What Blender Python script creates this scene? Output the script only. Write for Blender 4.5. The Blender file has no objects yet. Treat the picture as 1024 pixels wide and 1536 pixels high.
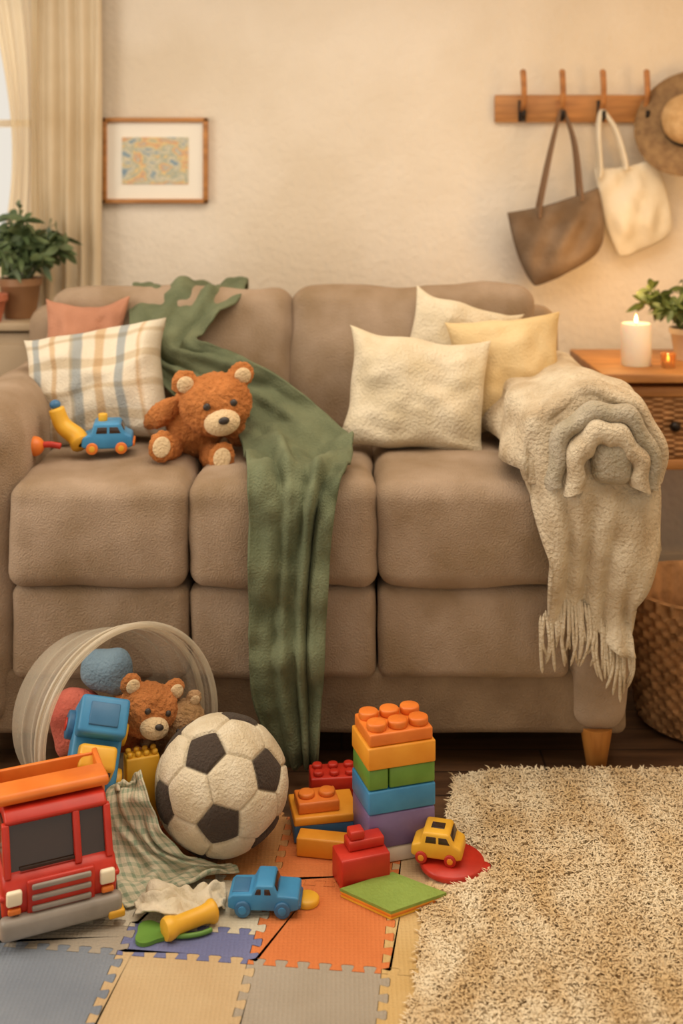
import bpy, bmesh, math, random, itertools
from mathutils import Vector, Matrix, noise, Euler
import numpy as np
random.seed(7)
pi=math.pi
C=bpy.context
col=C.scene.collection
C.scene.view_settings.view_transform='Standard'

# ---------------------------------------------------------------- helpers
def lin(h):
    h=h.lstrip('#'); o=[]
    if len(h)==3: h=''.join(k*2 for k in h)
    for i in (0,2,4):
        c=int(h[i:i+2],16)/255
        o.append(c/12.92 if c<=.04045 else ((c+.055)/1.055)**2.4)
    return (*o,1)
def M(name,c,c2=None,rough=.6,scale=6,bump=0,bscale=80,sheen=0,metal=0,detail=4,coords='Object',stretch=None,spec=None,lo=.35,hi=.65):
    m=bpy.data.materials.new(name); m.use_nodes=True
    nt=m.node_tree; N=nt.nodes; L=nt.links; b=N['Principled BSDF']
    b.inputs['Roughness'].default_value=rough
    b.inputs['Metallic'].default_value=metal
    if spec is not None: b.inputs['Specular IOR Level'].default_value=spec
    if sheen:
        b.inputs['Sheen Weight'].default_value=sheen
        b.inputs['Sheen Roughness'].default_value=.5
        b.inputs['Sheen Tint'].default_value=lin(c)
    tc=N.new('ShaderNodeTexCoord'); src=tc.outputs[coords]
    if stretch:
        mp=N.new('ShaderNodeMapping'); mp.inputs['Scale'].default_value=stretch
        L.new(src,mp.inputs[0]); src=mp.outputs[0]
    b.inputs['Base Color'].default_value=lin(c)
    if c2:
        n=N.new('ShaderNodeTexNoise'); n.inputs['Scale'].default_value=scale; n.inputs['Detail'].default_value=detail
        L.new(src,n.inputs['Vector'])
        r=N.new('ShaderNodeValToRGB'); r.color_ramp.elements[0].position=lo; r.color_ramp.elements[1].position=hi
        r.color_ramp.elements[0].color=lin(c); r.color_ramp.elements[1].color=lin(c2)
        L.new(n.outputs['Fac'],r.inputs[0]); L.new(r.outputs[0],b.inputs['Base Color'])
    if bump:
        n2=N.new('ShaderNodeTexNoise'); n2.inputs['Scale'].default_value=bscale; n2.inputs['Detail'].default_value=3
        L.new(src,n2.inputs['Vector'])
        bp=N.new('ShaderNodeBump'); bp.inputs['Strength'].default_value=bump; bp.inputs['Distance'].default_value=.01
        L.new(n2.outputs['Fac'],bp.inputs['Height']); L.new(bp.outputs[0],b.inputs['Normal'])
    return m
def obj(name,me,mats,parent=None,smooth=True):
    o=bpy.data.objects.new(name,me); col.objects.link(o)
    if not isinstance(mats,(list,tuple)): mats=[mats]
    for m in mats: me.materials.append(m)
    if smooth:
        for p in me.polygons: p.use_smooth=True
    if parent: o.parent=parent
    return o
def root(name,loc=(0,0,0),rot=(0,0,0),s=1):
    e=bpy.data.objects.new(name,None); e.empty_display_size=.05
    e.location=loc; e.rotation_euler=rot; e.scale=(s,s,s); col.objects.link(e); return e
def bm_obj(name,bm,mats,parent=None,smooth=True):
    me=bpy.data.meshes.new(name); bmesh.ops.recalc_face_normals(bm,faces=bm.faces[:]); bm.to_mesh(me); bm.free()
    return obj(name,me,mats,parent,smooth)
def autosm(o,ang=40):
    me=o.data
    bm=bmesh.new(); bm.from_mesh(me)
    for e in bm.edges:
        if len(e.link_faces)==2 and e.calc_face_angle(0)>math.radians(ang): e.smooth=False
    bm.to_mesh(me); bm.free()
def bx(name,loc,size,mat,parent=None,bev=.004,rot=(0,0,0),seg=2):
    bm=bmesh.new(); bmesh.ops.create_cube(bm,size=1)
    bmesh.ops.scale(bm,vec=size,verts=bm.verts)
    if bev: bmesh.ops.bevel(bm,geom=bm.edges[:],offset=min(bev,min(size)*.45),segments=seg,affect='EDGES',profile=.5)
    bmesh.ops.transform(bm,matrix=Matrix.Translation(loc)@Euler(rot).to_matrix().to_4x4(),verts=bm.verts)
    o=bm_obj(name,bm,mat,parent); autosm(o,50); return o
def cyl(name,loc,r,h,mat,parent=None,rot=(0,0,0),r2=None,seg=32,bev=.002):
    bm=bmesh.new(); bmesh.ops.create_cone(bm,cap_ends=True,segments=seg,radius1=r,radius2=r if r2 is None else r2,depth=h)
    if bev:
        es=[e for e in bm.edges if len(e.link_faces)==2 and any(len(f.verts)>4 for f in e.link_faces)]
        bmesh.ops.bevel(bm,geom=es,offset=bev,segments=2,affect='EDGES',profile=.5)
    bmesh.ops.transform(bm,matrix=Matrix.Translation(loc)@Euler(rot).to_matrix().to_4x4(),verts=bm.verts)
    o=bm_obj(name,bm,mat,parent); autosm(o,50); return o
def ell(name,loc,rad,mat,parent=None,rot=(0,0,0),sub=3):
    bm=bmesh.new(); bmesh.ops.create_icosphere(bm,subdivisions=sub,radius=1)
    bmesh.ops.transform(bm,matrix=Matrix.Translation(loc)@Euler(rot).to_matrix().to_4x4()@Matrix.Diagonal((*rad,1)),verts=bm.verts)
    return bm_obj(name,bm,mat,parent)
def grid(name,fn,nu,nv,mat,parent=None,closed=False,thick=0,sub=0):
    vs=[];fs=[];uv=[]
    cu=nu if closed else nu+1
    for j in range(nv+1):
        for i in range(cu): vs.append(fn(i/nu,j/nv))
    for j in range(nv):
        for i in range(nu):
            a=j*cu+i; b=j*cu+(i+1)%cu; fs.append((a,b,b+cu,a+cu))
            uv+= [(i/nu,j/nv),((i+1)/nu,j/nv),((i+1)/nu,(j+1)/nv),(i/nu,(j+1)/nv)]
    me=bpy.data.meshes.new(name); me.from_pydata([tuple(v) for v in vs],[],fs)
    ul=me.uv_layers.new(name='UVMap')
    for k,t in enumerate(uv): ul.data[k].uv=t
    o=obj(name,me,mat,parent)
    if thick:
        s=o.modifiers.new('s','SOLIDIFY'); s.thickness=thick; s.offset=0
    return o
def lathe(name,prof,mat,parent=None,loc=(0,0,0),rot=(0,0,0),seg=48,mod=None):
    T=Matrix.Translation(loc)@Euler(rot).to_matrix().to_4x4()
    n=len(prof)-1
    def fn(u,v):
        r,z=prof[round(v*n)]; a=u*2*pi
        if mod: r=mod(r,z,a)
        return T@Vector((r*math.cos(a),r*math.sin(a),z))
    o=grid(name,fn,seg,n,mat,parent,closed=True); autosm(o,60); return o
def cr(P,t):
    n=len(P)-1; x=min(max(t,0),1)*n; i=min(int(x),n-1); f=x-i
    p0=P[max(i-1,0)];p1=P[i];p2=P[i+1];p3=P[min(i+2,n)]
    return .5*((2*p1)+(p2-p0)*f+(2*p0-5*p1+4*p2-p3)*f*f+(3*p1-p0-3*p2+p3)*f**3)
def tube(name,pts,r,mat,parent=None,seg=8,n=24,flat=1,r2=None):
    P=[Vector(p) for p in pts]
    def fn(u,v):
        c=cr(P,v); t=(cr(P,min(v+.01,1))-cr(P,max(v-.01,0))).normalized()
        a=t.cross(Vector((0,1,0)) if abs(t.y)<.9 else Vector((1,0,0))).normalized(); b=t.cross(a)
        rr=r if r2 is None else r+(r2-r)*v
        if v<=0 or v>=1: rr*=.3
        return c+a*math.cos(u*2*pi)*rr*flat+b*math.sin(u*2*pi)*rr
    return grid(name,fn,seg,n,mat,parent,closed=True)
def nz(p,s,o=0): return noise.noise(Vector(p)*s+Vector((o,o*1.7,o*.3)))
def softbox(name,c,size,r,mat,parent=None,puff=(0,0,0),wr=0,ws=5,n=12,R=None,seed=0):
    bm=bmesh.new(); bmesh.ops.create_cube(bm,size=2)
    bmesh.ops.subdivide_edges(bm,edges=bm.edges[:],cuts=n*2-1,use_grid_fill=True)
    h=Vector(size)/2; c=Vector(c)
    for v in bm.verts:
        inn=[];cc=[]
        for k in range(3):
            x=v.co[k]; a=abs(x); s=1 if x>=0 else -1; hi=h[k]-r
            if a<=.6: inn.append(x/.6*hi); cc.append(0)
            else: inn.append(s*hi); cc.append(s*math.tan((a-.6)/.4*pi/4))
        d=Vector(cc)
        if d.length>0: d.normalize()
        p=Vector(inn)+d*r
        q=[min(1,abs(p[k])/h[k]) for k in range(3)]
        p.z+=puff[2]*d.z*(1-q[0]**2)*(1-q[1]**2)
        p.y+=puff[1]*d.y*(1-q[0]**2)*(1-q[2]**2)
        p.x+=puff[0]*d.x*(1-q[1]**2)*(1-q[2]**2)
        if wr: p+=d*wr*(nz(p,ws,seed)+.5*nz(p,ws*2.3,seed+3))
        v.co=(R@p if R else p)+c
    return bm_obj(name,bm,mat,parent)
def pillow(name,c,right,up,w,hh,T,mat,seed=0,n=40):
    r=Vector(right).normalized(); u_=Vector(up); u_=(u_-r*u_.dot(r)).normalized(); nn=r.cross(u_)
    c=Vector(c); bm=bmesh.new(); uvl=bm.loops.layers.uv.new('UVMap')
    for side in (1,-1):
        g=[]
        for j in range(n+1):
            row=[]
            for i in range(n+1):
                a=math.sin((i/n-.5)*pi); b=math.sin((j/n-.5)*pi)
                x=a*(1-.12*(1-b*b)); y=b*(1-.12*(1-a*a))
                th=T/2*((1-a*a)*(1-b*b))**.42
                e=(1-a*a)*(1-b*b)
                wv=.014*nz((a*1.5,b*1.5,seed),2,seed)*min(1,e*4)+.08*T*abs(nz((a,b,side),3.0,seed+9))*min(1,e*6)
                p=c+r*(x*w/2)+u_*(y*hh/2)+nn*(side*(th+wv)) 
                p+=nn*.025*nz((a,b,0),1.3,seed+5)+u_*.018*nz((a,b,0),1.6,seed+2)+r*.012*nz((a,b,0),1.6,seed+12)
                row.append((bm.verts.new(p),(a*.5+.5,b*.5+.5)))
            g.append(row)
        for j in range(n):
            for i in range(n):
                q=[g[j][i],g[j][i+1],g[j+1][i+1],g[j+1][i]]
                f=bm.faces.new([k[0] for k in q])
                for l,k in zip(f.loops,q): l[uvl].uv=k[1]
    bmesh.ops.remove_doubles(bm,verts=bm.verts,dist=.0005)
    return bm_obj(name,bm,mat)
def loft(name,rows,mat,parent=None,nu=40,nv=80,amp=.015,freq=3,thick=.006,seed=0,wr=.01):
    Cn=[Vector(r[0]) for r in rows]; W=[Vector(r[1]) for r in rows]
    def base(u,v):
        c=cr(Cn,v); w=cr(W,v); return c+w*(u*2-1)
    def fn(u,v):
        p=base(u,v); e=.01
        du=base(u+e,v)-base(u-e,v); dv=base(u,min(v+e,1))-base(u,max(v-e,0)); n=du.cross(dv)
        n=n.normalized() if n.length>1e-9 else Vector((0,0,1))
        if n.y>0.05 and n.z<.3: n=-n
        if n.z<-.2: n=-n
        ph=seed+2.2*noise.noise(Vector((u*1.6,v*5,seed)))
        am=.55+1.1*abs(noise.noise(Vector((u*2,v*6,seed+4))))
        p=p+n*(amp*am*(math.sin(u*2*pi*freq+ph*3.8)+.35*math.sin(u*2*pi*freq*2.3+ph*4))+wr*nz(p,9,seed)+wr*.5*nz(p,22,seed))
        return p
    return grid(name,fn,nu,nv,mat,parent,thick=thick)
def prof_ext(name,pts,w,mat,parent=None,bev=.006,seg=3,loc=(0,0,0)):
    bm=bmesh.new(); a=[bm.verts.new((x,-w/2,z)) for x,z in pts]
    f=bm.faces.new(a); r=bmesh.ops.extrude_face_region(bm,geom=[f])
    bmesh.ops.translate(bm,vec=(0,w,0),verts=[v for v in r['geom'] if isinstance(v,bmesh.types.BMVert)])
    bmesh.ops.recalc_face_normals(bm,faces=bm.faces[:])
    if bev: bmesh.ops.bevel(bm,geom=bm.edges[:],offset=bev,segments=seg,affect='EDGES',profile=.5,clamp_overlap=True)
    bmesh.ops.translate(bm,vec=loc,verts=bm.verts)
    o=bm_obj(name,bm,mat,parent); autosm(o,45); return o

# ---------------------------------------------------------------- materials
wall_m=M('plaster',"#EADFCF","#DDCFBA",rough=.9,scale=1.6,bump=.5,bscale=38,detail=6)
ceil_m=M('ceiling_paint',"#EFE8DC",rough=.9)
sofa_m=M('sofa_fabric',"#A8917A","#8D7559",rough=.95,scale=6,bump=.5,bscale=220,sheen=.3,detail=6)
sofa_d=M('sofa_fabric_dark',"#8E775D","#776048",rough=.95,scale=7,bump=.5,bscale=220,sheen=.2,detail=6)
wood_m=M('oak_wood',"#B87C44","#966030",rough=.5,scale=5,stretch=(1,1,8),bump=.1,bscale=30)
wood_h=M('oak_wood_horizontal',"#C28648","#A06A34",rough=.5,scale=3,stretch=(1.5,8,14),bump=.1,bscale=30)
leg_m=M('leg_wood',"#B97B38","#9A5F26",rough=.45,scale=5,stretch=(8,8,1))
trim_m=M('trim_paint',"#E9DBC4",rough=.6)
curtain_m=M('curtain_linen',"#DECDB0","#CFBA98",rough=.9,scale=3,bump=.2,bscale=200)
black_m=M('black_metal',"#2A221C",rough=.4,metal=.6)
def plastic(n,c,c2=None): return M(n,c,c2 or c,rough=.42,scale=14,bump=.04,bscale=60)
red=plastic('red_plastic',"#C8321F","#B42818"); orange=plastic('orange_plastic',"#EA8230","#DC7224")
yel=plastic('yellow_plastic',"#EBB436","#DEA428"); blue=plastic('blue_plastic',"#4290C0","#3680B0")
dblue=plastic('dark_blue_plastic',"#3F759E","#33668E"); green=plastic('green_plastic',"#6E9A40","#5E8A34")
purple=plastic('purple_plastic',"#7F6E9A","#705F8C"); white=plastic('white_plastic',"#E6DCC8","#DACFB8")
grayp=plastic('gray_plastic',"#A0978C","#8E867C"); blackp=plastic('black_plastic',"#362D28"); amber=plastic('amber_plastic',"#EDA232","#E49324")
glassd=M('tinted_window',"#3C2C22",rough=.12)
lightp=M('headlight_plastic',"#F2E6C8",rough=.2)

# ---------------------------------------------------------------- camera
cam=bpy.data.cameras.new('camera'); co=bpy.data.objects.new('camera',cam); col.objects.link(co)
cam.sensor_fit='HORIZONTAL'; cam.sensor_width=24; cam.lens=1750/1024*24
cam.shift_y=-508/1024
co.location=(0,0,1.6); co.rotation_euler=(pi/2,0,0)
cam.dof.use_dof=True; cam.dof.focus_distance=2.70; cam.dof.aperture_fstop=2.0
C.scene.camera=co

# ---------------------------------------------------------------- room
YW=4.625; XL=-2.4; XR=2.2; YF=-1.2; ZC=2.75
WX0,WX1,WZ0,WZ1=-2.15,-1.19,1.12,2.35
bm=bmesh.new()
def quad(a,b,c,d): bm.faces.new([bm.verts.new(p) for p in (a,b,c,d)])
def wq(x0,x1,z0,z1): quad((x0,YW,z0),(x1,YW,z0),(x1,YW,z1),(x0,YW,z1))
wq(XL,WX0,0,ZC);wq(WX1,XR,0,ZC);wq(WX0,WX1,0,WZ0);wq(WX0,WX1,WZ1,ZC)
for (a,b) in (((WX0,WZ0),(WX1,WZ0)),((WX1,WZ0),(WX1,WZ1)),((WX1,WZ1),(WX0,WZ1)),((WX0,WZ1),(WX0,WZ0))):
    quad((a[0],YW,a[1]),(b[0],YW,b[1]),(b[0],YW+.14,b[1]),(a[0],YW+.14,a[1]))
bm_obj('wall_back',bm,wall_m,smooth=False)
bx('wall_left',(XL-.05,(YW+YF)/2,ZC/2),(.1,YW-YF,ZC),wall_m,bev=0)
bx('wall_right',(XR+.05,(YW+YF)/2,ZC/2),(.1,YW-YF,ZC),wall_m,bev=0)
bx('ceiling',((XL+XR)/2,(YW+YF)/2,ZC+.05),(XR-XL,YW-YF,.1),ceil_m,bev=0)
fm=M('floor_planks',"#6E4E34","#4E3420",rough=.5,scale=3,stretch=(1,9,1),bump=.1,bscale=20)
nt=fm.node_tree
br=nt.nodes.new('ShaderNodeTexBrick'); tc=[n for n in nt.nodes if n.type=='TEX_COORD'][0]
nt.links.new(tc.outputs['Object'],br.inputs['Vector']); br.inputs['Scale'].default_value=1
br.inputs['Brick Width'].default_value=1.1; br.inputs['Row Height'].default_value=.12; br.inputs['Mortar Size'].default_value=.003
br.inputs['Color1'].default_value=(1,1,1,1); br.inputs['Color2'].default_value=(.7,.7,.7,1); br.inputs['Mortar'].default_value=(.2,.2,.2,1)
mx=nt.nodes.new('ShaderNodeMixRGB'); mx.blend_type='MULTIPLY'; mx.inputs[0].default_value=1
b=nt.nodes['Principled BSDF']; src=b.inputs['Base Color'].links[0].from_socket
nt.links.new(src,mx.inputs[1]); nt.links.new(br.outputs['Color'],mx.inputs[2]); nt.links.new(mx.outputs[0],b.inputs['Base Color'])
bx('floor',((XL+XR)/2,(YW+YF)/2,-.05),(XR-XL,YW-YF,.1),fm,bev=0)
bx('baseboard_back',((XL+XR)/2,YW-.009,.05),(XR-XL,.018,.1),trim_m)
w=root('window_1')
for i,(c,s) in enumerate([(((WX0+WX1)/2,YW+.06,WZ0+.025),(WX1-WX0,.05,.05)),(((WX0+WX1)/2,YW+.06,WZ1-.025),(WX1-WX0,.05,.05)),
    ((WX0+.025,YW+.06,(WZ0+WZ1)/2),(.05,.05,WZ1-WZ0)),((WX1-.025,YW+.06,(WZ0+WZ1)/2),(.05,.05,WZ1-WZ0)),
    (((WX0+WX1)/2,YW+.06,(WZ0+WZ1)/2),(.035,.04,WZ1-WZ0)),(((WX0+WX1)/2,YW+.06,1.8),(WX1-WX0,.04,.03))]):
    bx(f'sash_{i+1}',c,s,trim_m,w,bev=.004)
for i,(c,s) in enumerate([(((WX0+WX1)/2,YW-.01,WZ1+.04),(WX1-WX0+.16,.025,.08)),((WX1+.04,YW-.01,(WZ0+WZ1)/2),(.08,.025,WZ1-WZ0)),((WX0-.04,YW-.01,(WZ0+WZ1)/2),(.08,.025,WZ1-WZ0))]):
    bx(f'casing_{i+1}',c,s,trim_m,w)
def curtain(name,x0,x1,y,amp,freq,mat,z0,z1,sway=0,seed=0,thick=.003):
    def fn(u,v):
        z=z1+(z0-z1)*v
        x=x0+(x1-x0)*u + sway*math.sin(v*pi*.9)*(1-u)
        return Vector((x+.012*nz((u*4,v*2,seed),1),y+amp*math.sin(u*2*pi*freq+.8*nz((u,v*1.5,seed),1.5))*(.5+.5*v),z))
    return grid(name,fn,120,40,mat,thick=thick)
curtain('curtain',-1.17,-.935,4.54,.026,4,curtain_m,.03,2.48,seed=2)
sheer=M('sheer_fabric',"#E0CFB0",rough=.9)
nt=sheer.node_tree; b=nt.nodes['Principled BSDF']; out=nt.nodes['Material Output']
tl=nt.nodes.new('ShaderNodeBsdfTranslucent'); tl.inputs[0].default_value=lin("#DCC8A4")
tr=nt.nodes.new('ShaderNodeBsdfTransparent'); m1=nt.nodes.new('ShaderNodeMixShader'); m2=nt.nodes.new('ShaderNodeMixShader')
m1.inputs[0].default_value=.4; m2.inputs[0].default_value=.12
nt.links.new(b.outputs[0],m1.inputs[1]); nt.links.new(tl.outputs[0],m1.inputs[2]); nt.links.new(m1.outputs[0],m2.inputs[1]); nt.links.new(tr.outputs[0],m2.inputs[2]); nt.links.new(m2.outputs[0],out.inputs[0])
curtain('sheer_curtain',-1.42,-1.19,4.56,.02,4,sheer,1.1,2.48,sway=.13,seed=6,thick=0)
rod=root('curtain_rod'); cyl('pole',(-1.5,4.54,2.5),.012,1.6,wood_m,rod,rot=(0,pi/2,0)); ell('finial',(-.69,4.54,2.5),(.025,.025,.025),wood_m,rod)
for i,x in enumerate((-.8,-2.2)): bx(f'bracket_{i+1}',(x,4.585,2.5),(.02,.08,.02),wood_m,rod,bev=.002)

# ---------------------------------------------------------------- picture frame
pf=root('picture_frame',(-.735,YW-.018,1.65))
W_,H_=.415,.338
for n_,c,s in (('rail_top',(0,0,H_/2-.009),(W_,.035,.018)),('rail_bottom',(0,0,-H_/2+.009),(W_,.035,.018)),('stile_left',(-W_/2+.009,0,0),(.018,.035,H_)),('stile_right',(W_/2-.009,0,0),(.018,.035,H_))):
    bx(n_,c,s,wood_h,pf,bev=.004)
bx('mat_board',(0,.004,0),(W_-.03,.01,H_-.03),M('mat_board_paper',"#F2EBDD",rough=.8),pf,bev=0)
art=M('watercolour_art',"#fff",rough=.8); nt=art.node_tree; b=nt.nodes['Principled BSDF']
n1=nt.nodes.new('ShaderNodeTexNoise'); n1.inputs['Scale'].default_value=12; n1.inputs['Distortion'].default_value=.5; n1.inputs['Detail'].default_value=5; tcx=nt.nodes.new('ShaderNodeTexCoord')
mpp=nt.nodes.new('ShaderNodeMapping'); mpp.inputs['Scale'].default_value=(1,1,1.8); mpp.inputs['Location'].default_value=(.4,0,.9)
nt.links.new(tcx.outputs['Object'],mpp.inputs[0]); nt.links.new(mpp.outputs[0],n1.inputs['Vector']); rp=nt.nodes.new('ShaderNodeValToRGB'); rp.color_ramp.elements[0].position=.3; rp.color_ramp.elements[1].position=.72
for p_,c_ in ((.38,"#8FA3AC"),(.44,"#D8CDB0"),(.49,"#A9B0A0"),(.53,"#E2C890"),(.57,"#D3A27E"),(.62,"#B8BCAE")):
    e=rp.color_ramp.elements.new(p_); e.color=lin(c_)
rp.color_ramp.elements[0].color=lin("#6F8AA4"); rp.color_ramp.elements[-1].color=lin("#E8DCC0")
nt.links.new(n1.outputs['Fac'],rp.inputs[0]); nt.links.new(rp.outputs[0],b.inputs['Base Color'])
bx('artwork',(0,-.003,.0),(.26,.006,.185),art,pf,bev=0)

# ---------------------------------------------------------------- coat rack
rk=root('coat_rack')
bx('board',(1.0,YW-.014,1.855),(.79,.026,.108),wood_h,rk,bev=.004)
for i,x in enumerate((.71,.862,1.02,1.19)):
    tube(f'peg_{i+1}',[(x,YW-.02,1.85),(x,YW-.06,1.86),(x,YW-.085,1.92),(x-.005,YW-.09,2.005)],.010,wood_m,rk,seg=10,r2=.012)
    bx(f'plate_{i+1}',(x,YW-.032,1.845),(.03,.012,.085),black_m if i in(0,2) else wood_m,rk,bev=.003)
    tube(f'hook_{i+1}',[(x,YW-.03,1.835),(x,YW-.055,1.81),(x,YW-.085,1.82),(x,YW-.09,1.845)],.008,black_m,rk,seg=8)
def bag(name,TL,TR,BR,BL,y,bulge,mat,strapmat,hook,sa,sb,sr=.012,seed=0,wr=.012):
    g=root(name); TL,TR,BR,BL=[Vector((p[0],0,p[1])) for p in (TL,TR,BR,BL)]
    for side,nm in ((-1,'front_panel'),(1,'back_panel')):
        def fn(u,v):
            p=TL.lerp(TR,u).lerp(BL.lerp(BR,u),v)
            d=(4*u*(1-u))**.5*(math.sin(min(1,v*1.02)*pi*.5+.25)*(1-v**6)) 
            p.z-=.014*math.sin(u*pi)*(1-v) ; p.z-=.010*math.sin(u*pi)*v**2
            cc=(abs(u*2-1)**6)*(v**6); p.z+=.014*cc; p.x-=.014*cc*(1 if u>.5 else -1); p.x+=.010*math.sin(v*pi)*(1 if u>.5 else -1)*abs(u*2-1)
            yy=y+side*bulge*.5*max(d,0)
            if side>0: yy=min(yy,YW-.012)
            q=Vector((p.x,yy,p.z)); q.y+=-abs(wr)*nz((u*2,v*2,seed),2,seed)*min(1,4*u*(1-u))-(wr*.8*math.sin((u*3+v*2)*5+seed))*v*(1-v)*2*min(1,4*u*(1-u))
            return q
        grid(nm,fn,36,36,mat,g,thick=.004)
    for k,dy in ((1,-bulge*.35),(2,bulge*.2)):
        tube(f'strap_{k}',[(sa[0],y+dy,sa[1]-.04),(sa[0]+.004,y+dy,sa[1]),((sa[0]*.45+hook[0]*.55)-.012,y+dy*.6,(sa[1]+hook[1])/2+.02),(hook[0]-.012,YW-.075,hook[1]-.01),(hook[0],YW-.075,hook[1]),(hook[0]+.012,YW-.075,hook[1]-.012),((sb[0]*.45+hook[0]*.55)+.012,y+dy*.6,(sb[1]+hook[1])/2+.02),(sb[0],y+dy,sb[1]),(sb[0],y+dy,sb[1]-.04)],sr,strapmat,g,seg=8,n=60,flat=.6)
    return g
tote=M('tote_canvas_brown',"#86705A","#6B543C",rough=.9,scale=8,bump=.5,bscale=150)
strapm=M('strap_leather',"#76593F",rough=.7)
bag('tote_bag',(.640,1.448),(.990,1.545),(1.01,1.30),(.73,1.155),4.50,.14,tote,strapm,(.862,1.84),(.755,1.47),(.915,1.535),seed=1,wr=.025)
wtote=M('cotton_canvas',"#E0D5C0","#D0C2A8",rough=.95,scale=6,bump=.3,bscale=140)
bag('canvas_tote_bag',(.985,1.62),(1.22,1.66),(1.30,1.37),(1.07,1.265),4.55,.08,wtote,wtote,(1.02,1.84),(1.0,1.62),(1.10,1.65),sr=.016,seed=4,wr=.03)
straw=M('straw_brown',"#97774F","#7C5D3C",rough=.8,scale=30,bump=.5,bscale=90); straw2=M('straw_light',"#C9A474","#B48E5C",rough=.8,scale=30,bump=.5,bscale=90)
ht=root('sun_hat',(1.33,4.46,1.795),(math.radians(74),0,math.radians(-28)))
lathe('brim',[(.088,.0),(.12,.004),(.17,.006),(.205,.0),(.213,-.006),(.205,-.008),(.17,-.002),(.12,-.004),(.088,-.008)],straw,ht,mod=lambda r,z,a:r*(1+.02*math.sin(2*a)*(r>.1)))
lathe('crown',[(.10,-.004),(.098,.03),(.092,.07),(.080,.092),(.05,.102),(.0,.092)],straw2,ht)
lathe('hat_band',[(.1005,.0),(.102,.002),(.1005,.034),(.099,.036)],M('hat_ribbon',"#2B211B",rough=.7),ht)

# ---------------------------------------------------------------- left console + plants
cs=root('console_cabinet')
cab=M('cabinet_paint',"#B7A184","#A38C6C",rough=.6,scale=4)
bx('top',(-1.62,4.36,1.045),(1.13,.30,.03),cab,cs); bx('body',(-1.62,4.37,.54),(1.07,.27,.96),cab,cs); bx('plinth',(-1.62,4.38,.03),(1.0,.22,.06),cab,cs)
for i in range(2):
    bx(f'door_panel_{i+1}',(-1.35-.52*i,4.228,.55),(.48,.015,.86),cab,cs); ell(f'knob_{i+1}',(-1.56-.12*i,4.21,.6),(.014,.014,.014),wood_m,cs)
brownpot=M('brown_glaze',"#9A7250","#86603F",rough=.5,scale=5)
soil=M('soil',"#3A281A","#2A1B10",rough=1,scale=30)
leafm=M('leaf_green',"#66764C","#485C38",rough=.5,scale=12); leafm2=M('leaf_green_fresh',"#747E40","#4A5E2C",rough=.5,scale=12)
def potted(name,loc,r,h,potmat,n,fr,fz,L,Wd,lm,seed,stems=14):
    g=root(name,loc); random.seed(seed)
    lathe('pot',[(0,0),(r*.72,0),(r*.76,.005),(r*.98,h*.8),(r*1.06,h*.82),(r*1.08,h),(r*.98,h),(r*.92,h*.86),(0,h*.86)],potmat,g)
    lathe('soil',[(0,h*.88),(r*.9,h*.88)],soil,g)
    tips=[]
    for i in range(stems):
        a=random.uniform(0,2*pi); q=random.random()**.6; e=Vector((math.cos(a)*fr*q,math.sin(a)*fr*q*.8,h+fz*random.uniform(.45,1)*(1.1-.5*q)))
        s=Vector((math.cos(a)*r*.3,math.sin(a)*r*.3,h*.85)); mid=s.lerp(e,.5)+Vector((0,0,.03))
        tube(f'stem_{i+1}',[s,mid,e],.0035,lm,g,seg=5,n=8); tips.append((s,mid,e))
    bm=bmesh.new()
    for i in range(n):
        s,mid,e=random.choice(tips); t=random.uniform(.35,1.02); p=s.lerp(mid,min(1,t*2)) if t<.5 else mid.lerp(e,(t-.5)*2)
        d=Vector((random.gauss(0,1),random.gauss(0,1),random.gauss(.35,.7))).normalized(); l=L*random.uniform(.6,1.2); wd=Wd*random.uniform(.7,1.2)
        sd=d.cross(Vector((random.gauss(0,1),random.gauss(0,1),random.gauss(0,1)))).normalized(); up=sd.cross(d)
        pr=[]
        for k,ww in ((0,.1),(.25,.75),(.5,1),(.78,.7),(1,.04)):
            cpt=p+d*l*k-Vector((0,0,1))*l*.3*k*k
            pr.append((bm.verts.new(cpt-sd*wd*ww/2+up*.12*wd*ww),bm.verts.new(cpt),bm.verts.new(cpt+sd*wd*ww/2+up*.12*wd*ww)))
        for a_,b_ in zip(pr,pr[1:]):
            bm.faces.new((a_[0],a_[1],b_[1],b_[0])); bm.faces.new((a_[1],a_[2],b_[2],b_[1]))
    me=bpy.data.meshes.new('foliage'); bm.to_mesh(me); bm.free(); obj('foliage',me,lm,g)
    return g
potted('potted_plant',(-1.20,4.36,1.06),.075,.15,brownpot,480,.19,.28,.070,.030,leafm,3,24)
lathe('terracotta_pot',[(0,0),(.045,0),(.062,.075),(.068,.077),(.068,.1),(.06,.1),(.055,.08),(0,.075)],M('terracotta_pink',"#C87A5C","#B56A4C",rough=.85,scale=9),loc=(-1.285,4.25,1.06))

# ---------------------------------------------------------------- side table right
wick=M('wicker',"#BC8A58","#8C6238",rough=.8,scale=20,bump=.2,bscale=80)
def weave_panel(name,c,sx,sz,parent,mat,nx=18,nz_=11):
    def fn(u,v):
        a=math.sin(u*nx*pi); b=math.sin(v*nz_*pi*2)
        return Vector((c[0]+(u-.5)*sx,c[1]-.012*(abs(b)**.6)*(1 if (a>0)==(int(v*nz_*2)%2==0) else .25),c[2]+(v-.5)*sz))
    return grid(name,fn,nx*5,nz_*8,mat,parent,thick=.004)
st=root('side_table')
bx('top',(1.26,4.17,.915),(.78,.56,.03),wood_h,st)
for i,(x,y) in enumerate(((.91,3.93),(1.61,3.93),(.91,4.41),(1.61,4.41))): bx(f'leg_{i+1}',(x,y,.45),(.045,.045,.90),wood_m,st)
for i,z in enumerate((.865,.62,.10)): bx(f'rail_{i+1}',(1.26,3.935,z),(.66,.03,.035),wood_h,st)
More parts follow.
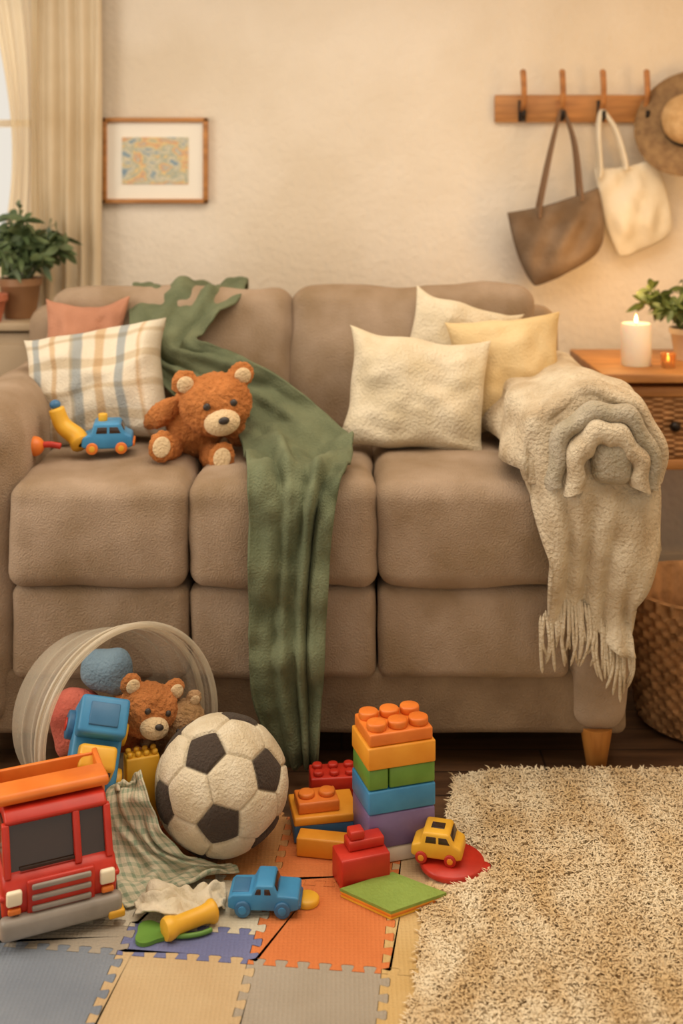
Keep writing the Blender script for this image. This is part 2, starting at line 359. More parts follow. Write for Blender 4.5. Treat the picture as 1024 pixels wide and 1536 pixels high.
bx('shelf',(1.26,4.17,.10),(.66,.44,.02),wood_h,st)
bx('side_left',(.905,4.17,.74),(.015,.44,.27),wood_m,st);bx('side_right',(1.615,4.17,.74),(.015,.44,.27),wood_m,st);bx('back',(1.26,4.41,.74),(.68,.012,.27),wood_m,st)
weave_panel('drawer_front',(1.26,3.935,.742),.65,.205,st,wick)
ell('knob',(1.12,3.915,.75),(.018,.016,.018),black_m,st)
wax=M('candle_wax',"#F6ECD6",rough=.45); wax.node_tree.nodes['Principled BSDF'].inputs['Subsurface Weight'].default_value=.3
flame=bpy.data.materials.new('flame'); flame.use_nodes=True; fb=flame.node_tree.nodes['Principled BSDF']; fb.inputs['Emission Color'].default_value=(1,.6,.2,1); fb.inputs['Emission Strength'].default_value=14
cd=root('pillar_candle',(1.03,4.08,.93))
lathe('wax',[(0,0),(.05,0),(.052,.004),(.052,.138),(.049,.146),(.042,.142),(.02,.136),(0,.136)],wax,cd)
cyl('wick',(0,0,.142),.0015,.014,black_m,cd,bev=0,seg=8); lathe('flame',[(0,.146),(.005,.152),(.006,.158),(.003,.17),(0,.18)],flame,cd,seg=12)
tlm=root('tealight_candle',(1.125,4.02,.93)); gl=M('amber_glass',"#E9A860",rough=.1); gl.node_tree.nodes['Principled BSDF'].inputs['Transmission Weight'].default_value=.6
lathe('glass',[(0,.001),(.022,.001),(.027,.05),(.025,.05),(.02,.006),(0,.006)],gl,tlm); lathe('wax',[(0,.007),(.02,.007),(.021,.02),(0,.02)],wax,tlm); lathe('flame',[(0,.022),(.004,.028),(.005,.034),(0,.05)],flame,tlm,seg=12)
potted('potted_fern',(1.25,4.2,.93),.065,.115,M('white_glaze',"#D9C6A8",rough=.4),420,.21,.19,.065,.024,leafm2,11,26)

def bmod(r,z,a):
    row=int(z/.020); return r+ (.008*math.sin(a*30+(row%2)*pi) if .01<z<.385 and r>.1 else 0)
prof=[(0,.006),(.17,.006)]+[(.185+.035*math.sin(min(1,k/46)*pi*.62),.01+k*.0082) for k in range(46)]+[(.222,.392),(.21,.396),(.203,.385),(.195,.2),(.16,.02),(0,.02)]
lathe('wicker_basket',prof,wick,loc=(1.060,3.42,0),seg=216,mod=bmod)

# ---------------------------------------------------------------- sofa
sf=root('sofa')
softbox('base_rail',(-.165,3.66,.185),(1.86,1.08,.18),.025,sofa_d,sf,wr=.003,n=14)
softbox('back_frame',(-.165,4.10,.62),(1.84,.18,1.04),.07,sofa_m,sf,wr=.006)
for i,(a,b) in enumerate(((-.88,-.41),(-.405,.092),(.098,.61))):
    softbox(f'deck_cushion_{i+1}',((a+b)/2,3.51,.375),(b-a,.82,.25),.03,sofa_m,sf,puff=(0,.008,.0),wr=.006,seed=i)
    softbox(f'seat_cushion_{i+1}',((a+b)/2,3.48,.64),(b-a+.004,.82,.28),.045,sofa_m,sf,puff=(.003,.012,.014),wr=.010,seed=i+5)
Rb=Euler((math.radians(-10),0,0)).to_matrix()
softbox('back_cushion_1',(-.565,3.905,.97),(.80,.24,.49),.06,sofa_m,sf,puff=(.01,.04,.002),wr=.022,ws=4,R=Rb,seed=2)
softbox('back_cushion_2',(.235,3.905,.97),(.80,.24,.495),.06,sofa_m,sf,puff=(.01,.04,.002),wr=.018,ws=4,R=Rb,seed=8)
softbox('arm_left',(-.985,3.62,.53),(.23,1.06,.9),.10,sofa_m,sf,puff=(.015,.01,.01),wr=.012,seed=3)
softbox('arm_right',(.69,3.62,.515),(.165,1.06,.83),.07,sofa_m,sf,puff=(.01,.01,.01),wr=.012,seed=4)
for i,(x,y) in enumerate(((.685,3.14),(-1.0,3.14),(.685,4.1),(-1.0,4.1))):
    lathe(f'leg_{i+1}',[(0,0),(.024,0),(.026,.004),(.044,.115),(0,.115)],leg_m,sf,loc=(x,y,0),seg=24)

# ---------------------------------------------------------------- soft furnishings
def stripes(name,cols,vlines):
    m=M(name,"#fff",rough=.95,bump=.4,bscale=160); nt=m.node_tree; b=nt.nodes['Principled BSDF']
    t=nt.nodes.new('ShaderNodeTexCoord'); sp=nt.nodes.new('ShaderNodeSeparateXYZ'); nt.links.new(t.outputs['UV'],sp.inputs[0])
    def ramp(cs,sock):
        r=nt.nodes.new('ShaderNodeValToRGB'); els=r.color_ramp.elements; els[0].position=0; els[0].color=lin(cs[0][1]); els[1].position=1; els[1].color=lin(cs[-1][1])
        for p_,c_ in cs[1:-1]: e=els.new(p_); e.color=lin(c_)
        nt.links.new(sock,r.inputs[0]); return r
    r1=ramp(cols,sp.outputs[0]); r2=ramp(vlines,sp.outputs[1])
    mx=nt.nodes.new('ShaderNodeMixRGB'); mx.blend_type='MULTIPLY'; mx.inputs[0].default_value=1
    nt.links.new(r1.outputs[0],mx.inputs[1]); nt.links.new(r2.outputs[0],mx.inputs[2]); nt.links.new(mx.outputs[0],b.inputs['Base Color']); return m
cc_="#DCD0BA"; bb="#A0A3A0"; tt="#C8AC88"; gg="#B5AA94"
ww="#FFFFFF"; wl="#E6DED2"
sm=stripes('striped_cotton',[(0,cc_),(.07,cc_),(.085,bb),(.13,bb),(.145,cc_),(.22,cc_),(.235,tt),(.26,tt),(.275,cc_),(.36,cc_),(.375,gg),(.40,bb),(.45,bb),(.465,cc_),(.54,cc_),(.555,tt),(.60,tt),(.615,cc_),(.69,cc_),(.70,bb),(.75,bb),(.765,cc_),(.84,cc_),(.86,tt),(.89,cc_),(1,gg)],
   [(0,ww),(.12,ww),(.14,wl),(.2,wl),(.22,ww),(.38,ww),(.40,wl),(.43,wl),(.45,ww),(.62,ww),(.64,wl),(.7,wl),(.72,ww),(.86,ww),(.88,wl),(.9,wl),(.92,ww),(1,ww)])
pillow('striped_pillow',(-.745,3.55,.952),(1,-.05,.17),(-.22,.42,.9),.46,.38,.18,sm,seed=1)
pillow('terracotta_pillow',(-.825,3.735,1.03),(1,0,.0),(.05,.3,.95),.26,.34,.12,M('terracotta_fabric',"#BC8468","#AA755A",rough=.95,scale=6,bump=.4,bscale=160,sheen=.1),seed=3)
crm=M('cream_boucle',"#DDCFB4","#CEBD9C",rough=.95,scale=9,bump=.6,bscale=120,sheen=.1)
crm2=M('cream_linen',"#DDC394","#CDAE78",rough=.95,scale=5,bump=.4,bscale=140,sheen=.1)
pillow('cream_cushion',(.222,3.49,.945),(1,-.05,-.08),(.32,.35,.9),.44,.36,.17,crm,seed=6)
pillow('cream_cushion',(.37,3.72,1.02),(1,.0,-.28),(.15,.22,.95),.36,.36,.11,crm,seed=9)
pillow('linen_cushion',(.52,3.62,.975),(1,.10,.06),(.24,.25,.95),.36,.37,.13,crm2,seed=12)
gthrow=M('green_throw_fabric',"#73795A","#596044",rough=.9,scale=7,bump=.5,bscale=170,sheen=.15)
loft('green_throw',[((-.52,4.21,1.0),(.17,0,0)),((-.52,4.10,1.17),(.19,0,0)),((-.51,3.93,1.225),(.19,0,.0)),((-.52,3.78,1.165),(.17,0,.01)),((-.55,3.66,1.05),(.10,0,.02)),
    ((-.45,3.59,1.0),(.09,.0,.06)),((-.30,3.52,.92),(.11,-.02,.07)),((-.15,3.40,.845),(.16,-.02,.01)),((-.12,3.25,.825),(.15,0,0)),((-.12,3.09,.82),(.13,0,0)),((-.13,3.010,.72),(.11,0,0)),((-.14,3.01,.45),(.10,0,0)),((-.14,3.02,.25),(.09,0,.01)),((-.11,3.03,.055),(.045,0,.01))],
    gthrow,amp=.014,freq=2.1,seed=1,wr=.035,nu=60,nv=160,thick=.008)

knit=M('knit_wool',"#D6C6AA","#BAA586",rough=1,scale=14,bump=1,bscale=110,sheen=.1)
knitg=M('knit_wool_gray',"#B9AD98","#A3977E",rough=1,scale=14,bump=1,bscale=110,sheen=.1)
bl=root('knit_blanket')
def blf(u,v):
    a=pi*(1-u); ca=math.copysign(abs(math.cos(a))**.8,math.cos(a))
    if v<.55:
        t=v/.55; y=3.78-.74*t; top=1.03-.05*(1-t)
        hw=(.20+.03*(1-t)) if u<.5 else .155
        x=.675+hw*ca; base=.83 if u<.5 else .62
        z=base+(top-base)*math.sin(a)**.62
        n=Vector((math.cos(a),0,math.sin(a)))
    else:
        t=(v-.55)/.45; y=3.035-.02*math.sin(t*pi)
        x0=.675+(.20 if u<.5 else .155)*ca; base=.83 if u<.5 else .62
        z0=base+(1.03-base)*math.sin(a)**.62
        z1=.40+.05*math.sin(u*5)
        x1=.535+.22*u
        k=t**.9; x=x0+(x1-x0)*min(1,k*1.8); z=z0+(z1-z0)*k
        n=Vector((0,-1,0))
    p=Vector((x,y,z))
    f=.020*math.sin(v*17+u*2.5+1.5*nz((u,v,0),2))+.008*math.sin(u*26+v*6) + .015*nz(p,8,2)
    return p+n*(f+.010)
grid('drape',blf,80,110,knit,bl,thick=.014)
for i,(c,rx,rz,dep,mt) in enumerate((((.665,3.08,.84),.165,.19,.10,knit),((.675,3.02,.83),.125,.15,.09,knitg),((.68,2.99,.82),.085,.115,.08,knit))):
    def rf(u,v,c=c,rx=rx,rz=rz,dep=dep,i=i):
        a=pi*(1.08-1.16*u); b=v*2*pi; th=.026
        rr=1+th/rx*math.cos(b)
        p=Vector((c[0]+rx*rr*math.cos(a),c[1]-.5*dep*math.sin(b),c[2]+rz*rr*math.sin(a)))
        return p+Vector((0,0,.008))*nz(p,10,i)*2+Vector((math.cos(a),0,math.sin(a)))*.006*math.sin(u*30+i)
    grid(f'fold_{i+1}',rf,50,20,mt,bl)
softbox('folded_end',(.69,3.01,.86),(.11,.10,.12),.035,knitg,bl,wr=.01)
random.seed(3)
for i in range(38):
    x=.52+.235*i/37+random.uniform(-.004,.004); z=.42+.05*math.sin(i/37*5); l=random.uniform(.08,.15)
    tube(f'fringe_{i+1}',[(x,3.035,z+.03),(x+random.uniform(-.008,.008),3.02,z-l*.5),(x+random.uniform(-.016,.016),3.03,z-l)],.0055,knit,bl,seg=6,n=8,r2=.004)

# ---------------------------------------------------------------- teddy bears
def teddy(name,hl,hR,bl_,bR,s,c1,c2,cm="#DCC096"):
    g=root(name); fur=M(name+'_fur',c1,c2,rough=1,scale=16,bump=1,bscale=130,sheen=.25); mz=M(name+'_muzzle',cm,rough=1,bump=.8,bscale=130,sheen=.2)
    H=Matrix.Translation(hl)@Euler([math.radians(a) for a in hR]).to_matrix().to_4x4(); B=Matrix.Translation(bl_)@Euler([math.radians(a) for a in bR]).to_matrix().to_4x4()
    bm=bmesh.new()
    def add(T,c,r,rot=(0,0,0)):
        m=T@Matrix.Translation(Vector(c)*s)@Euler(rot).to_matrix().to_4x4()@Matrix.Diagonal((r[0]*s,r[1]*s,r[2]*s,1))
        bmesh.ops.create_icosphere(bm,subdivisions=3,radius=1,matrix=m)
    add(H,(0,0,0),(.235,.2,.205)); add(H,(-.185,.02,.165),(.085,.05,.085)); add(H,(.185,.02,.165),(.085,.05,.085)); add(H,(0,-.14,-.06),(.12,.09,.09))
    add(B,(0,0,0),(.2,.17,.25)); add(B,(-.23,-.08,.0),(.075,.08,.16),(.5,.7,0)); add(B,(.23,-.08,.0),(.075,.08,.16),(.5,-.7,0))
    add(B,(-.15,-.2,-.2),(.085,.17,.085),(0,0,-.3)); add(B,(.15,-.2,-.2),(.085,.17,.085),(0,0,.3)); add(B,(-.19,-.35,-.18),(.085,.05,.1)); add(B,(.19,-.35,-.18),(.085,.05,.1))
    d=(Vector(hl)-Vector(bl_)); m=Matrix.Translation(Vector(bl_)+d*.5)
    bmesh.ops.create_icosphere(bm,subdivisions=3,radius=.14*s,matrix=m)
    o=bm_obj('body',bm,fur,g); r=o.modifiers.new('r','REMESH'); r.mode='VOXEL'; r.voxel_size=s*.012; r.use_smooth_shade=True
    sm_=o.modifiers.new('sm','SMOOTH'); sm_.iterations=4
    tx=bpy.data.textures.new(name+'_clouds','CLOUDS'); tx.noise_scale=.012; dm=o.modifiers.new('d','DISPLACE'); dm.texture=tx; dm.strength=.012*s/.4
    def part(n_,T,c,r_,mt):
        e=ell(n_,(0,0,0),(r_[0]*s,r_[1]*s,r_[2]*s),mt,g); e.data.transform(T@Matrix.Translation(Vector(c)*s)); return e
    part('muzzle',H,(0,-.19,-.06),(.115,.08,.085),mz); part('nose',H,(0,-.268,-.025),(.035,.02,.024),blackp)
    part('eye_1',H,(-.085,-.180,.05),(.024,.018,.024),blackp); part('eye_2',H,(.085,-.180,.05),(.024,.018,.024),blackp)
    part('inner_ear_1',H,(-.185,-.025,.165),(.055,.02,.055),mz); part('inner_ear_2',H,(.185,-.025,.165),(.055,.02,.055),mz)
    part('foot_pad_1',B,(-.19,-.395,-.18),(.055,.012,.065),mz); part('foot_pad_2',B,(.19,-.395,-.18),(.055,.012,.065),mz)
    return g
teddy('teddy_bear',(-.362,3.36,.935),(6,-6,16),(-.425,3.44,.875),(-8,12,6),.45,"#CA8044","#AC6830")

van=[(-.5,.14),(-.48,.34),(-.32,.38),(-.26,.60),(.24,.60),(.34,.40),(.48,.34),(.5,.14),(.36,.10),(-.36,.10)]
def car(name,loc,rot,L,body,wheel,hub,prof,win,extra=None,wd=.5):
    g=root(name,loc,(0,0,math.radians(rot)))
    W=L*wd
    prof_ext('body',[(x*L,z*L) for x,z in prof],W,body,g,bev=L*.045)
    for k,w_ in enumerate(win):
        prof_ext(f'side_window_{k+1}',[(x*L,z*L) for x,z in w_],W*1.015,glassd,g,bev=L*.012,seg=2)
    r=L*.115
    for k,(x,y) in enumerate(((-.29,-1),(.27,-1),(-.29,1),(.27,1))):
        cyl(f'wheel_{k+1}',(x*L,y*W*.47,r),r,L*.1,wheel,g,rot=(pi/2,0,0),bev=L*.02,seg=28); cyl(f'hub_{k+1}',(x*L,y*W*.47+y*L*.05,r),r*.5,L*.02,hub,g,rot=(pi/2,0,0),bev=L*.005,seg=20)
    if extra: extra(g,L,W)
    return g
vwin=[[(-.22,.40),(-.19,.53),(0,.53),(0,.40)],[(.04,.40),(.04,.53),(.2,.53),(.27,.40)]]
def tugx(g,L,W):
    cyl('chimney',(-L*.1,0,L*.66),L*.09,L*.16,yel,g,bev=L*.02); bx('front_window',(L*.29,0,L*.5),(.004,W*.7,L*.13),glassd,g,bev=.001,rot=(0,-.46,0)); bx('bumper',(.5*L,0,.18*L),(L*.06,W*.9,L*.1),orange,g)
car('toy_van',(-.668,3.34,.806),8,.145,blue,orange,yel,van,vwin,tugx,wd=.62)
tb=root('toy_banana',(-.785,3.33,.832))
tube('fruit',[(.05,-.03,.0),(.03,-.01,.02),(-.01,0,.05),(-.03,0,.10)],.030,yel,tb,seg=14,r2=.022); ell('tip',(-.032,0,.108),(.016,.016,.014),dblue,tb)
tb2=root('toy_rattle',(-.86,3.27,.835)); ell('ball',(0,0,.0),(.028,.028,.028),orange,tb2); tube('handle',[(0,0,0),(.04,0,.005),(.075,0,.0)],.009,red,tb2)

# ---------------------------------------------------------------- floor: foam mat
U=.045
foam_cols={'bluegray':("#838A94","#727A86"),'beige':("#C9B088","#BC9E74"),'gray':("#A99E8E","#9A8E7C"),'ochre':("#D0B078","#C09C5C"),'purple':("#7478A0","#656A92"),'cream':("#D2C8B4","#C2B79E"),'orange':("#D67C42","#C86E34"),'tan':("#C9925C","#BC844C")}
fk=list(foam_cols); fmats=[]
for k in fk:
    m=M('foam_'+k,*foam_cols[k],rough=.85,scale=5,lo=.3,hi=.7); nt=m.node_tree; b=nt.nodes['Principled BSDF']
    vo=nt.nodes.new('ShaderNodeTexVoronoi'); vo.inputs['Scale'].default_value=110; vo.inputs['Randomness'].default_value=.15; t=nt.nodes.new('ShaderNodeTexCoord'); nt.links.new(t.outputs['Object'],vo.inputs['Vector'])
    bp=nt.nodes.new('ShaderNodeBump'); bp.inputs['Strength'].default_value=.6; bp.inputs['Distance'].default_value=.004; nt.links.new(vo.outputs['Distance'],bp.inputs['Height']); nt.links.new(bp.outputs[0],b.inputs['Normal'])
    fmats.append(m)
TP=[(0,0),(.30,0),(.20,.36),(.30,.42),(.70,.42),(.80,.36),(.70,0)]
def hedge(x0,x1,y): 
    n=round((x1-x0)/U); return [(x0+(k+p[0])*U,y+p[1]*U) for k in range(n) for p in TP]+[(x1,y)]
def vedge(y0,y1,x):
    n=round((y1-y0)/U); return [(x+p[1]*U,y0+(k+p[0])*U) for k in range(n) for p in TP]+[(x,y1)]
bm=bmesh.new()
def tile(i0,j0,i1,j1,c):
    x0,x1,y0,y1=i0*U,i1*U,j0*U,j1*U
    P=hedge(x0,x1,y0)[:-1]+vedge(y0,y1,x1)[:-1]+hedge(x0,x1,y1)[::-1][:-1]+vedge(y0,y1,x0)[::-1][:-1]
    cx,cy=(x0+x1)/2,(y0+y1)/2
    vs=[bm.verts.new((x+( .0007 if x<cx else -.0007),y+(.0007 if y<cy else -.0007),.012)) for x,y in P]; f=bm.faces.new(vs)
    lo_=[bm.verts.new((v.co.x,v.co.y,0.0005)) for v in vs]; f.material_index=fk.index(c)
    n=len(vs)
    for k in range(n):
        g=bm.faces.new((vs[k],lo_[k],lo_[(k+1)%n],vs[(k+1)%n])); g.material_index=fk.index(c)
for a in [(-18,-6,-12,0,'tan'),(-12,-6,-6,0,'bluegray'),(-6,-6,0,0,'beige'),(0,-6,6,0,'gray'),(6,-6,12,0,'ochre'),
          (-18,0,-12,6,'tan'),(-12,0,-6,2,'gray'),(-12,2,-6,6,'cream'),(-6,0,0,2,'purple'),(-6,2,0,6,'cream'),(0,0,6,6,'orange'),(6,0,10,6,'ochre'),
          (-18,6,-12,12,'gray'),(-12,6,-6,12,'orange'),(-6,6,0,12,'tan'),(0,6,6,12,'orange'),(6,6,10,12,'beige'),
          (-18,-12,-12,-6,'ochre'),(-12,-12,-6,-6,'gray'),(-6,-12,0,-6,'orange'),(0,-12,6,-6,'beige'),(6,-12,12,-6,'gray')]:
    tile(*a)
bmesh.ops.transform(bm,matrix=Matrix.Translation((-.19,2.343,0))@Matrix.Rotation(math.radians(-6),4,'Z'),verts=bm.verts)
bm_obj('foam_play_mat',bm,fmats,smooth=False)
MZ=.013

# ---------------------------------------------------------------- rug
rugm=M('rug_wool',"#F0E0C0","#D6B98A",rough=1,scale=7,bump=.3,bscale=90,stretch=(1.8,.8,1),detail=8,lo=.36,hi=.66)
rg=root('shaggy_rug')
def rugx(y): return .12+.20*(y-2.19)+.010*math.sin(y*9)
def rf(u,v):
    y=1.15+(3.06-1.15)*v; x0=rugx(y); x=x0+(1.75-x0)*u
    e=min(u*14,1,(1-v)*20,v*20,(1-u)*20)
    h=.012*e+(.007*abs(math.sin(y*2*pi/.045+.5*math.sin(x*30)))+.006*nz((x,y,0),28))*e
    return Vector((x,y,.014+h*.9))
grid('pile_base',rf,200,260,rugm,rg)
rng=np.random.default_rng(5); n=110000
vv=rng.random(n); yy=1.5+(3.07-1.5)*vv; x0=.12+.20*(yy-2.19)+.010*np.sin(yy*9); uu=rng.random(n); xx=x0-.006+(1.45-x0)*uu
keep=np.hypot(xx-.252,yy-2.662)>.085
xx=xx[keep]; yy=yy[keep]; x0=x0[keep]; n=len(xx)
ee=np.clip((xx-x0)/.1,.15,1)
row=np.abs(np.sin(yy*2*np.pi/.045+.5*np.sin(xx*30)))
ang=rng.random(n)*2*np.pi; ln=(.004+.006*rng.random(n))*(.5+.5*ee); lean=.007+.012*rng.random(n); wd=.0014+.0014*rng.random(n)
zb=.013+.012*ee+.0075*row*ee
V=np.zeros((n,5,3)); dx=np.cos(ang); dy=np.sin(ang)
def setv(k,a,side,z): 
    V[:,k,0]=xx+dx*a-dy*side; V[:,k,1]=yy+dy*a+dx*side; V[:,k,2]=z
setv(0,0,-wd,zb-.004); setv(1,0,wd,zb-.004); setv(2,lean*.5,wd,zb+ln*.7); setv(3,lean*.5,-wd,zb+ln*.7); setv(4,lean*1.2,0,zb+ln*.75)
fs=[]
for i in (np.arange(n)*5).tolist(): fs.append((i,i+1,i+2,i+3)); fs.append((i+3,i+2,i+4))
me=bpy.data.meshes.new('tufts'); me.from_pydata(V.reshape(-1,3).tolist(),[],fs); obj('tufts',me,rugm,rg,smooth=False)

# ---------------------------------------------------------------- soccer ball
Rr=.155; bc=Vector((-.282,2.743,Rr+MZ-.003))
g_=(1+5**.5)/2; pent=[]
for s1 in (1,-1):
    for s2 in (1,-1): pent+= [Vector((0,s1,s2*g_)),Vector((s1,s2*g_,0)),Vector((s2*g_,0,s1))]
pent=[p.normalized() for p in pent]
hexs=[]; tri=None
for i in range(12):
    for j in range(i+1,12):
        for k in range(j+1,12):
            if pent[i].dot(pent[j])>.4 and pent[j].dot(pent[k])>.4 and pent[i].dot(pent[k])>.4:
                hexs.append((pent[i]+pent[j]+pent[k]).normalized())
                if tri is None: tri=(i,j,k)
tv=(co.location-bc).normalized(); rv=Vector((0,0,1)).cross(tv).normalized(); uv_=tv.cross(rv)
tg=[(rv*a+uv_*b+tv*c).normalized() for a,b,c in ((-.21,.47,.86),(.71,.22,.67),(-.07,-.6,.80))]
def kab(A,B):
    Hm=np.array(A).T@np.array(B); U_,S,Vt=np.linalg.svd(Hm); d=np.sign(np.linalg.det(Vt.T@U_.T)); return Vt.T@np.diag([1,1,d])@U_.T
best=None
for pr in itertools.permutations(tri):
    A=[pent[q][:] for q in pr]; B_=[t[:] for t in tg]; Rm=kab(A,B_); err=np.linalg.norm(np.array(A)@Rm.T-np.array(B_))
    if best is None or err<best[0]: best=(err,Rm)
Rm=best[1]; PC=np.array([p[:] for p in pent])@Rm.T; HC=np.array([p[:] for p in hexs])@Rm.T
bm=bmesh.new(); bmesh.ops.create_icosphere(bm,subdivisions=7,radius=1)
me=bpy.data.meshes.new('ball'); bm.to_mesh(me); bm.free()
n=len(me.vertices); P=np.zeros(n*3,dtype=np.float32); me.vertices.foreach_get('co',P); P=P.reshape(-1,3).astype(np.float64)
dP=(P@PC.T)/.9393; dH=(P@HC.T)/.9149; mp=dP.max(1); mh=dH.max(1); al=np.sort(np.concatenate([dP,dH],1),1); df=al[:,-1]-al[:,-2]
blk=np.clip((mp-mh)/.006*.5+.5,0,1)
seam=np.exp(-(df/.014)**2); puff=np.clip(df/.12,0,1)**.5
rad=Rr*(1-.035*seam+.022*puff-.012)
wob=np.array([noise.noise(Vector(p)*2.3)+.35*noise.noise(Vector(p)*7) for p in P])
rad=rad*(1+.016*wob)
Q=P*rad[:,None]; Q[:,2]*=.98; Q+=np.array(bc[:]); me.vertices.foreach_set('co',Q.astype(np.float32).ravel())
at=me.attributes.new('panel','FLOAT','POINT'); at.data.foreach_set('value',blk.astype(np.float32))
bmt=M('ball_felt',"#DFD2B8","#CAB898",rough=.95,scale=14,bump=.6,bscale=170,sheen=.1); nt=bmt.node_tree; b=nt.nodes['Principled BSDF']
s0=b.inputs['Base Color'].links[0].from_socket; a1=nt.nodes.new('ShaderNodeAttribute'); a1.attribute_name='panel'
mx=nt.nodes.new('ShaderNodeMixRGB'); nt.links.new(a1.outputs['Fac'],mx.inputs[0]); nt.links.new(s0,mx.inputs[1]); mx.inputs[2].default_value=lin("#40342B"); nt.links.new(mx.outputs[0],b.inputs['Base Color'])
obj('soccer_ball',me,bmt)

# ---------------------------------------------------------------- building bricks
def brick(name,c,w,d,h,mat,nx,ny,rot,parent,studs=True,sr=None,sh=.014):
    T=Matrix.Translation(c)@Matrix.Rotation(math.radians(rot),4,'Z')
    o=bx(name,(0,0,h/2),(w,d,h),mat,parent,bev=.004); o.data.transform(T)
    if studs:
        r=sr or min(w/nx,d/ny)*.34
        for i in range(nx):
            for j in range(ny):
                s=cyl(f'{name}_stud_{i}{j}',((i+.5)/nx*w-w/2,(j+.5)/ny*d-d/2,h+sh/2-.001),r,sh,mat,parent,bev=.004,seg=24); s.data.transform(T)
tw=root('toy_brick_tower'); cx,cy=.122,2.752; a=.163; dd=.125
z=MZ
for nm,h,mt,sc in (('white_brick',.036,white,.98),('purple_brick',.080,purple,1),('blue_brick',.054,blue,1.01),('green_brick',.048,green,.97),('amber_brick',.052,amber,1.02)):
    if nm=='green_brick':
        T=Matrix.Translation((cx,cy,z))@Matrix.Rotation(math.radians(17),4,'Z')
        for k,(ox,ww_) in enumerate(((-.057,.048),(.026,.112))):
            o=bx(f'green_brick_{k+1}',(ox,0,h/2),(ww_,dd*.97,h-.001),green,tw,bev=.004); o.data.transform(T)
    else: brick(nm,(cx,cy,z),a*sc,dd*sc,h-.001,mt,1,1,17+random.uniform(-1,1),tw,studs=False)
    z+=h
brick('orange_brick',(cx,cy,z),a*.95,dd*.95,.028,orange,3,2,17,tw,sh=.018,sr=.0235)
pl=root('toy_brick_stack')
brick('blue_base',(-.045,2.825,MZ),.15,.11,.042,dblue,1,1,8,pl,studs=False)
brick('amber_plate',(-.045,2.825,MZ+.042),.155,.115,.02,amber,1,1,10,pl,studs=False)
brick('orange_mid',(-.06,2.815,MZ+.062),.10,.07,.026,orange,2,1,12,pl,sh=.012,sr=.02)
rs=root('toy_brick'); brick('red_rear',(-.02,2.945,MZ),.12,.075,.08,red,3,2,6,rs,sh=.012)
lb=root('toy_brick'); brick('amber_long',(-.035,2.72,MZ),.135,.045,.044,amber,1,1,-10,lb,studs=False)
rb=root('toy_brick'); brick('red_lower',(.044,2.625,MZ),.115,.07,.068,red,1,1,19,rb,studs=False)
brick('red_upper',(.051,2.64,MZ+.068),.085,.04,.022,red,1,1,19,rb,studs=False); brick('red_cap',(.032,2.632,MZ+.09),.034,.032,.02,red,1,1,19,rb,studs=False)
fp=root('foam_craft_book')
pts=[(-.002,2.560),(.105,2.480),(.228,2.545),(.115,2.62)]
for i,(mt,z0,z1,e) in enumerate(((yel,.0,.004,1.0),(orange,.004,.008,.98),(amber,.008,.012,1.0),(M('green_cover',"#8CA44A","#7C943C",rough=.6,scale=8,bump=.3,bscale=120),.012,.018,1.01))):
    bm=bmesh.new(); cxx=sum(p[0] for p in pts)/4; cyy=sum(p[1] for p in pts)/4
    v0=[bm.verts.new((cxx+(x-cxx)*e,cyy+(y-cyy)*e,MZ+z0)) for x,y in pts]; f=bm.faces.new(v0)
    r=bmesh.ops.extrude_face_region(bm,geom=[f]); bmesh.ops.translate(bm,vec=(0,0,z1-z0),verts=[v for v in r['geom'] if isinstance(v,bmesh.types.BMVert)])
    bm_obj(f'page_{i+1}' if i<3 else 'cover',bm,mt,fp,smooth=False)

# ---------------------------------------------------------------- toy cars
pick=[(-.5,.12),(-.5,.27),(-.46,.29),(-.20,.30),(-.14,.44),(.10,.44),(.17,.31),(.44,.30),(.5,.25),(.5,.12),(.40,.09),(-.40,.09)]
car('toy_car',(-.165,2.525,MZ),-3,.152,blue,dblue,blue,[(-x,z) for x,z in pick][::-1],[[(.115,.31),(.09,.40),(.01,.40),(.01,.31)],[(-.03,.31),(-.03,.40),(-.09,.40),(-.13,.31)]],
    lambda g,L,W:[bx('front_window',(L*.175,0,L*.375),(.004,W*.7,L*.09),glassd,g,bev=.001,rot=(0,-.42,0)),bx('bumper',(.5*L,0,.14*L),(L*.05,W*.9,L*.07),dblue,g),bx('bed',(-.33*L,0,.30*L),(L*.24,W*.7,L*.03),dblue,g)])
def vx(g,L,W):
    bx('front_window',(L*.29,0,L*.5),(.004,W*.7,L*.13),glassd,g,bev=.001,rot=(0,-.46,0)); 
    bx('roof_slot',(0,0,L*.60),(L*.26,W*.35,L*.02),glassd,g,bev=.003)
yc=car('toy_car',(.222,2.67,MZ+.024),-14,.118,yel,red,amber,van,vwin,vx,wd=.6)
rd=root('toy_disc',(.252,2.662,MZ+.007)); lathe('disc',[(0,0),(.07,0),(.074,.004),(.074,.013),(.07,.017),(0,.017)],red,rd); bx('tab',(.06,-.02,.0085),(.05,.035,.014),red,rd,rot=(0,0,-.3))
yt=root('toy_trumpet',(-.318,2.445,MZ+.022),(0,0,math.radians(34)))
lathe('tube',[(0,-.060),(.021,-.058),(.024,-.05),(.022,-.04),(.018,-.03),(.018,.03),(.020,.042),(.024,.05),(.024,.056),(.018,.060),(.013,.045),(0,.04)],yel,yt,rot=(0,pi/2,0))
gs=root('toy_leaf',(-.395,2.43,MZ))
bm=bmesh.new(); 
vs=[bm.verts.new((.036*math.cos(t)*(1+.18*math.cos(3*t)),.034*math.sin(t)*(1+.18*math.cos(3*t)),0)) for t in np.linspace(0,2*pi,40,endpoint=False)]
f=bm.faces.new(vs); r=bmesh.ops.extrude_face_region(bm,geom=[f]); bmesh.ops.translate(bm,vec=(0,0,.008),verts=[v for v in r['geom'] if isinstance(v,bmesh.types.BMVert)])
